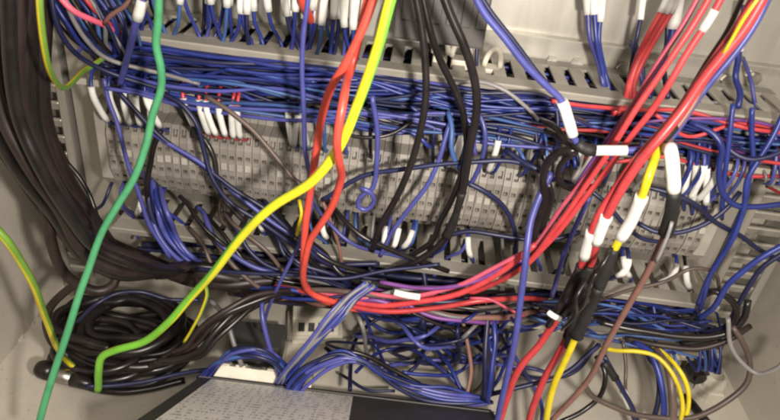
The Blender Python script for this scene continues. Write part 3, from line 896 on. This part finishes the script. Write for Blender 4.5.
for i, (lb, m, wd, pts) in enumerate([
    ('red wire sweeping from the tangle up to the thin red wires', 'red', 6, [(345, 300, .085), (385, 306, .088), (420, 302, .09), (455, 294, .09), (486, 280, .09), (510, 264, .09), (536, 244, .09)]),
    ('lower red wire of the sweep, ending under the white tag', 'red', 5.5, [(350, 306, .086), (395, 312, .09), (440, 308, .09), (480, 300, .088), (512, 298, .08), (545, 300, .05)]),
    ('pink wire lying along the red sweep', 'pink', 4.5, [(360, 292, .084), (400, 297, .088), (450, 288, .09), (490, 270, .09), (528, 250, .088)]),
    ('purple wire lying above the red sweep', 'purple', 4.5, [(380, 282, .084), (430, 288, .088), (474, 282, .09), (506, 268, .09), (530, 256, .086)]),
    ('dark slate wire lying along the tangle', 'navy', 4, [(196, 268, .085), (240, 272, .088), (300, 276, .088), (345, 280, .085), (390, 270, .08), (440, 264, .078)]),
    ('pale pink wire arcing down behind the violet wire', 'pink', 3, [(470, 298, .088), (490, 300, .09), (506, 308, .09), (524, 316, .085)])]):
    wire(m_name(m), lb, m, wd, pts)
wire('white_wire', 'short white sleeved stub lying on the red sweep', 'white', 7, [(394, 292, .095), (406, 295, .095), (420, 297, .095)], wobble=0)

# ------------------------------------------------------------------ things on the cabinet floor
# black relay block lying under the tangle
c = Z(258, 362, .0)
e = empty('relay_block', c); e.rotation_euler = (0, 0, math.radians(4))
tag(e, 'black square relay block on the floor behind the supply box', 'relay')
link('case', box_mesh('case', -.020, .019, -.012, .016, .0, .028, .0015), 'psu', e)
link('base', box_mesh('base', -.022, .021, -.014, .018, -.0, .004, .0008), 'nylon', e)
for k in (-1, 1):
    link('pin', box_mesh('pin', k * .008 - .002, k * .008 + .002, -.018, -.0118, .006, .008), 'steel', e)
# pale connector housing
c = Z(318, 335, .0)
e = empty('connector_housing', c); e.rotation_euler = (0, 0, math.radians(10))
tag(e, 'cream connector housing beside the black relay block', 'connector')
link('shell', box_mesh('shell', -.022, .016, -.012, .014, 0, .03, .002), 'nylon', e)
link('flange', box_mesh('flange', -.026, .020, -.015, .017, .008, .012, .001), 'nylon', e)
for k in range(4):
    link('socket_hole', box_mesh('socket_hole', -.017 + k * .008, -.012 + k * .008, -.0128, -.0118, .016, .025), 'psu', e)

# supply box leaning on the sill
A = Z(203, 374, .03)
B = Z(492, 409, .03)
ev_ = B - A
L = np.linalg.norm(ev_); ex = ev_ / L
best = None
for zz in np.linspace(.03, .16, 261):
    cc = Z(128, 424, zz)
    d = abs((cc - A) @ ex)
    if best is None or d < best[0]:
        best = (d, cc)
g = best[1] - A
g -= ex * (g @ ex); ey = -g / np.linalg.norm(g)   # pointing to the back
ez = np.cross(ex, ey)
psu = empty('power_supply', A)
psu.rotation_euler = Matrix(((ex[0], ey[0], ez[0]), (ex[1], ey[1], ez[1]), (ex[2], ey[2], ez[2]))).to_euler()
tag(psu, 'charcoal power supply box with white printed label at the bottom edge', 'power supply')
DPT = .14
link('case', box_mesh('case', 0, L, -DPT, 0, -.03, 0, .002, 3), 'psu', psu)
link('seam', box_mesh('seam', .0, L, -.0104, -.0096, -.0002, .0006), 'module', psu)
lm, nt, b = new_mat('printed_label')
tc = nt.nodes.new("ShaderNodeTexCoord"); sp = nt.nodes.new("ShaderNodeSeparateXYZ"); nt.links.new(tc.outputs["Object"], sp.inputs[0])
mp = nt.nodes.new("ShaderNodeMapping"); mp.inputs["Scale"].default_value = (420, 60, 1); nt.links.new(tc.outputs["Object"], mp.inputs[0])
wv = nt.nodes.new("ShaderNodeMath"); wv.operation = 'MULTIPLY'; wv.inputs[1].default_value = 170.0; nt.links.new(sp.outputs[1], wv.inputs[0])
fr = nt.nodes.new("ShaderNodeMath"); fr.operation = 'FRACT'; nt.links.new(wv.outputs[0], fr.inputs[0])
gt = nt.nodes.new("ShaderNodeMath"); gt.operation = 'GREATER_THAN'; gt.inputs[1].default_value = .55; nt.links.new(fr.outputs[0], gt.inputs[0])
ns_ = noise(nt, 1.0, 3, vec=mp.outputs[0])
g2 = nt.nodes.new("ShaderNodeMath"); g2.operation = 'GREATER_THAN'; g2.inputs[1].default_value = .52; nt.links.new(ns_, g2.inputs[0])
mu = nt.nodes.new("ShaderNodeMath"); mu.operation = 'MULTIPLY'; nt.links.new(gt.outputs[0], mu.inputs[0]); nt.links.new(g2.outputs[0], mu.inputs[1])
nt.links.new(ramp(nt, mu.outputs[0], [(0, (.74, .72, .68)), (1, (.34, .33, .32))]), b.inputs["Base Color"])
b.inputs["Roughness"].default_value = .4
link('label_sheet', box_mesh('label_sheet', .010, L * .52, -DPT + .01, -.016, .0003, .0007), lm, psu)
# terminal strip on the back edge of the supply
st = link('terminal_strip', box_mesh('terminal_strip', .006, .078, -.006, .006, .0006, .009, .0008), 'nylon', psu)
for k in range(6):
    link('clamp', box_mesh('clamp', .012 + k * .0112, .019 + k * .0112, -.0065, .002, .0088, .0105, .0004, 1), 'psu' if k in (2, 4) else 'nylon', st)

# blue tangle on the floor
for i in range(7):
    x0 = rng.uniform(320, 520); x1 = rng.uniform(330, 560)
    xm = rng.uniform(355, 545); ym = rng.uniform(325, 384)
    m = ['blue', 'navy', 'blue', 'blue', 'navy', 'grey', 'violet'][i % 7]
    sw = rng.uniform(28, 70) * rng.choice([-1, 1])
    wire(m_name(m), 'thin @ looping in the tangle on the cabinet floor', m, rng.uniform(2.8, 4.0),
         [(x0, 292 + x0 * .03, .045), (x0 * .6 + xm * .4 - sw * .4, 318 + rng.uniform(0, 34), .09), (xm - sw, ym - rng.uniform(0, 14), 0, rng.uniform(.01, .04)), (xm, ym, 0, rng.uniform(.006, .03)),
          (xm + sw, ym - rng.uniform(6, 26), 0, rng.uniform(.01, .04)), (x1 * .6 + xm * .4 + sw * .3, 326 + rng.uniform(-8, 18), .085), (x1, 294 + x1 * .025, .045)],
         'blue wires tangled on the floor', wobble=.0012)
arcs = [[(382, 308), (398, 322), (414, 331), (432, 346), (450, 366), (464, 396)], [(372, 346), (392, 342), (420, 335), (445, 345), (470, 357), (498, 362)], [(380, 368), (420, 362), (445, 360), (480, 360), (510, 365), (545, 372)],
        [(434, 312), (430, 330), (425, 350), (412, 370), (392, 380)], [(425, 335), (440, 346), (460, 358), (485, 357), (505, 345), (522, 322)], [(478, 402), (500, 376), (508, 350), (498, 330), (476, 312)], [(394, 312), (440, 325), (470, 340), (488, 355), (492, 390)],
        [(506, 330), (520, 362), (535, 392), (542, 424)], [(350, 390), (352, 355), (362, 330), (380, 316), (400, 321), (416, 342)], [(362, 306), (375, 345), (390, 370), (412, 387), (446, 394)], [(385, 378), (425, 384), (455, 391), (480, 400)],
        [(340, 374), (362, 387), (395, 391)], [(452, 308), (478, 334), (490, 356)], [(498, 350), (520, 374), (550, 378), (580, 366), (598, 344)], [(402, 372), (440, 378), (460, 371), (480, 354)], [(356, 372), (384, 352), (410, 352), (436, 366), (470, 396)]]
for i, arc in enumerate(arcs):
    m = ['blue', 'navy', 'violet', 'navy', 'blue'][i % 5]
    hs = rng.uniform(.012, .036)
    wire(m_name(m), 'thin @ arcing over the bare floor before the lower duct', m, rng.uniform(3.0, 4.0), [((x, y, .05) if y < 314 else (x, y, 0, hs + .006 * math.sin(k * 2 + i))) for k, (x, y) in enumerate(arc)],
         'blue arcs over the bare floor', wobble=.001)
for i in range(9):     # arch over the supply's back edge
    d = i * 1.6
    wire(['blue_wire', 'navy_wire'][i % 2], '@ in the arched bunch over the back of the supply box', ['blue', 'navy', 'violet'][i % 3], 4,
         [(284 + d, 398, .115), (292 + d, 380 + d * .3, .112), (310 + d, 362 + d * .6, .108), (338 + d, 352 + d * .8, .105), (362 + d, 360 + d * .8, .105), (384 + d, 374 + d * .8, .105), (412 + d, 384 + d, .105), (450 + d * 2, 390 + d, .104), (480 + d, 397 + d * .4, .1)],
         'arched blue bunch over the supply box', wobble=.0012)
for i in range(8):     # arch over the strip
    d = i * 1.7
    wire(['blue_wire', 'navy_wire'][i % 2], '@ in the bunch arched over the white strip of the supply', ['blue', 'sky', 'violet', 'navy'][i % 4], 4,
         [(198 + d, 378, .105), (212 + d * .8, 366 - d * .3, .108), (232, 360 - d * .9, .11), (256, 358 - d * .9, .11), (274, 364 - d * .7, .108), (286 + d * .5, 378, .104), (290 + d, 394, .1)],
         'blue bunch arched over the white strip', wobble=.0009)
for i in range(6):     # twisted bunch from tangle to strip
    d = i * 2.2
    wire(['violet_wire', 'grey_wire'][i % 2], '@ in the slanting bunch from the tangle to the supply', ['violet', 'grey', 'blue'][i % 3], 4.2,
         [(366 + d, 282 + d * .4, .084), (348 + d, 298, .09), (330 + d, 316 + d * .4, .1), (314 + d * .9, 336, .105), (298 + d * .8, 354, .108), (284 + d * .8, 370, .108), (276 + d * .6, 384, .106)],
         'slanting bunch to the supply box', wobble=.001)
for i, (lb, m, wd, pts) in enumerate([
    ('navy wire from coil to the supply box on the floor', 'navy', 4.5, [(86, 386, 0, .024), (110, 385, 0, .022), (140, 382, 0, .022), (170, 377, 0, .024), (205, 370, 0, .03), (228, 366, 0, .035)]),
    ('violet wire leaning over the black relay block', 'violet', 5, [(262, 300, .09), (262, 320, .1), (268, 342, .105), (276, 360, .106), (280, 382, .1)]),
    ('grey wire lying across the black relay block', 'grey', 5, [(210, 300, .08), (225, 320, .095), (234, 345, .105), (242, 366, .11)]),
    ('orange brown wire standing in the floor tangle', 'brown', 4, [(462, 316, .07), (468, 345, .08), (470, 370, .09), (466, 398, .1)]),
    ('brown wire kinked in the floor tangle', 'dull', 4, [(440, 366, 0, .02), (452, 376, 0, .02), (464, 392, 0, .02), (478, 384, 0, .02), (486, 362, 0, .03), (490, 330, .08)]),
    ('dark blue wire standing straight in the floor tangle', 'navy', 6, [(488, 312, .075), (487, 335, .085), (486, 360, .095), (484, 400, .105)]),
    ('thick dark blue wire standing beside the straight one', 'blue', 6, [(494, 316, .072), (492, 340, .085), (489, 370, .095), (487, 402, .105)]),
    ('dark wire arching from the tangle to the red wire', 'navy', 5, [(480, 398, .1), (505, 388, .1), (530, 380, .098), (556, 372, .096), (580, 360, .09), (600, 345, .08)]),
    ('black wire with an orange bend lying over the floor tangle', 'black', 4.5, [(326, 348, .09), (336, 354, .1), (350, 352, .1), (372, 358, .1), (395, 372, .1), (420, 384, .1)]),
    ('yellow wire running level under the lower duct', 'yellow', 4.5, [(596, 346, .075), (615, 350, .08), (640, 352, .085), (660, 358, .09), (674, 372, .098), (682, 390, .105), (683, 408, .11), (676, 430, .115)]),
    ('yellow wire bundled with the brown one below the bracket', 'yellow', 4.5, [(650, 344, .07), (664, 352, .08), (676, 366, .092), (685, 386, .1), (686, 408, .106), (680, 430, .11)]),
    ('brown wire hanging under the lower duct beside the yellow pair', 'dull', 8, [(655, 346, .072), (666, 360, .085), (672, 380, .098), (674, 404, .108), (670, 430, .115)]),
    ('blue wire hanging under the lower duct beside the brown one', 'blue', 6, [(634, 342, .07), (648, 352, .08), (657, 370, .09), (663, 395, .1), (664, 430, .11)]),
    ('navy wire bowing beside the blue hanging wire', 'navy', 5, [(642, 344, .068), (652, 362, .08), (656, 384, .09), (654, 410, .1), (650, 430, .105)]),
    ('thin brown wire hanging to the floor in front of the lower duct', 'dull', 3.5, [(623, 340, .07), (625, 362, .08), (624, 384, .09), (628, 405, 0, .02)]),
    ('long brown wire sagging in a wide loop over the floor to the wall', 'dull', 5.5, [(584, 384, .11), (596, 400, .11), (620, 410, .112), (655, 416, .112), (690, 416, .11), (722, 404, .105), (744, 384, .1), (749, 360, .095), (742, 340, .09), (732, 326, .085)]),
    ('grey wire hanging in a loop against the bare wall', 'grey', 4.5, [(728, 318, .085), (733, 340, .09), (742, 360, .095), (758, 374, .1), (774, 368, .105), (790, 350, .11)]),
    ('black wire hooking through the floor loop', 'black', 5, [(596, 356, .09), (606, 372, .1), (602, 392, .105), (584, 408, .11), (560, 422, .115)]),
    ('dark cable stub pointing out from under the bracket', 'black', 9, [(684, 396, 0, .02), (694, 406, 0, .02), (708, 424, 0, .02)])]):
    wire(m_name(m), lb, m, wd, pts, None, 'wire', wobble=.001)
for i, (pts, a, b) in enumerate((([(600, 358, .095), (610, 372, .098), (622, 392, .1), (634, 412, .104), (640, 430, .108)], (604, 364), (614, 378)), ([(604, 356, .09), (616, 378, .094), (624, 396, .098), (630, 410, .1), (638, 430, .104)], (622, 392), (629, 408)))):
    wire('grey_wire', ['dark wire with black sleeve falling beside the brown wire', 'dark wire with white sleeve falling beside the brown wire'][i], 'navy', 5, pts, None, parts=[(['heat_shrink', 'marker_sleeve'][i], ['tape', 'white'][i], 1.5, a, b)])

# bracket and knob on the floor near the wall
c = Z(693, 362, .02)
e = empty('mounting_bracket', c); e.rotation_euler = (0, 0, math.radians(8))
tag(e, 'pale angled bracket with black knob on the floor near the wall', 'bracket')
link('arm', box_mesh('arm', -.024, .022, -.003, .003, .004, .009, .001), 'nylon', e)
link('upright_plate', box_mesh('upright_plate', -.004, .020, -.0025, .0025, -.02, .0045, .001), 'paint', e)
k = link('knob', cyl_mesh('knob', .0085, -.014, -.003, 14, 0, -.003), 'black', e)
link('knob_cap', cyl_mesh('knob_cap', .005, -.0165, -.0135, 12, 0, -.003), 'black', k)
link('end_screw', cyl_mesh('end_screw', .0036, -.006, .006, 10, .023, .0065), 'steel', e)
e = empty('cable_gland', Z(708, 392, .0))
tag(e, 'cream cable gland on the floor below the bracket', 'cable gland')
def zlathe(name, prof_, n=16):
    vs, fs = [], []
    for r, z in prof_:
        for i in range(n):
            a = 2 * math.pi * i / n
            vs.append((r * math.cos(a), r * math.sin(a), z))
    for k in range(len(prof_) - 1):
        for i in range(n):
            j = (i + 1) % n
            fs.append((k * n + i, k * n + j, (k + 1) * n + j, (k + 1) * n + i))
    fs.append(tuple(range(n - 1, -1, -1))); fs.append(tuple((len(prof_) - 1) * n + i for i in range(n)))
    me = bpy.data.meshes.new(name); me.from_pydata(vs, [], fs); return me
link('nut', zlathe('nut', [(.013, 0), (.013, .008), (.0115, .0095)], 6), 'nylon', e)
link('dome', zlathe('dome', [(.0105, .0095), (.0105, .014), (.009, .018), (.006, .020), (.005, .018)], 16), 'nylon', e)

# last loose strands
for i in range(6):
    d = i * 4.5
    wire('black_cable', 'black cable slanting from the dark tangle down to the coil', 'black' if i % 2 else 'dkbrown', 6,
         [(330 - d, 286 + d * .3, .05), (285 - d, 290 + d * .5, .085), (248 - d * .6, 298 + d * .9, .1), (222 - d * .3, 314 + d, .11), (203, 332 + d * .9, .115), (188 - d * .5, 348 + d * .5, .118), (172 - d, 352 + d * .6, .118)],
         'black cables slanting to the coil', 'cable', wobble=.0016)
for lb, m, wd, pts, prt in [
    ('pink red wire at the top edge beside the yellow wire', 'pink', 6, [(54, -14, .1), (64, 2, .1), (76, 13, .098), (92, 21, .09), (110, 30, .075), (124, 44, .06)], ()),
    ('dark red wire lying behind the pink one', 'red', 5, [(78, -12, .085), (88, 2, .085), (102, 16, .08), (118, 30, .07), (134, 46, .06)], ()),
    ('brown wire forking up over the duct near the violet wire', 'brown', 4.5, [(104, 24, .085), (112, 14, .088), (124, 7, .088), (136, -6, .086)], ()),
    ('violet wire with white sleeve dropping into the duct beside the green wire', 'violet', 7, [(146, -14, .1), (142, 6, .1), (136, 26, .098), (130, 46, .09), (124, 64, .08), (120, 84, .07)], [('marker_sleeve', 'white', 1.5, (145, -2), (140, 17))]),
    ('grey wire curving from the top corner into the duct', 'grey', 4.5, [(62, -12, .095), (70, 14, .095), (84, 38, .088), (104, 56, .078), (140, 68, .07), (200, 84, .066)], ()),
    ('slate wire curving under the grey one into the duct', 'navy', 5, [(50, -12, .1), (56, 22, .1), (70, 46, .092), (92, 64, .08), (124, 78, .072), (170, 92, .068)], ()),
    ('thin olive wire looping below the earth wire', 'gy2', 3.5, [(204, 280, .12), (208, 294, .12), (202, 312, .12), (192, 328, .12), (184, 342, .118)], ()),
    ('short orange yellow wire ending beside the red pair', 'yellow', 4, [(299, 200, .08), (302, 212, .085), (300, 224, .085), (296, 238, .08)], ()),
    ('pale grey wire bulging from the duct beside the diagonal wire', 'grey', 4, [(452, 84, .07), (480, 82, .074), (505, 90, .076), (524, 104, .076), (540, 122, .07)], ()),
    ('black wire threaded beside the black shrink tubes', 'black', 7, [(600, 226, .125), (590, 250, .125), (576, 276, .124), (560, 304, .122), (548, 326, .118)], ()),
    ('ragged black tail between the shrink tubes', 'tape', 9, [(585, 280, .13), (580, 300, .132), (574, 322, .13), (568, 346, .126)], ()),
    ('short white ferrule poking from the black shrink tubes', 'white', 6, [(548, 312, .125), (554, 316, .127), (560, 319, .127)], ()),
]:
    wire(m_name(m) if m != 'tape' else 'black_cable', lb, m, wd, pts, None, 'wire', prt)

for i in range(5):
    wire('black_cable', 'frayed black strand twisted round the shrink tubes', 'black', 3.6,
         [(612 - i * 7, 248 + i * 9, .146), (604 - i * 8, 262 + i * 10, .152), (592 - i * 5, 278 + i * 9, .15), (592 - i * 7, 292 + i * 8, .146), (578 - i * 4, 306 + i * 6, .14)], 'frayed strands on the shrink tubes', 'wire', wobble=.002)
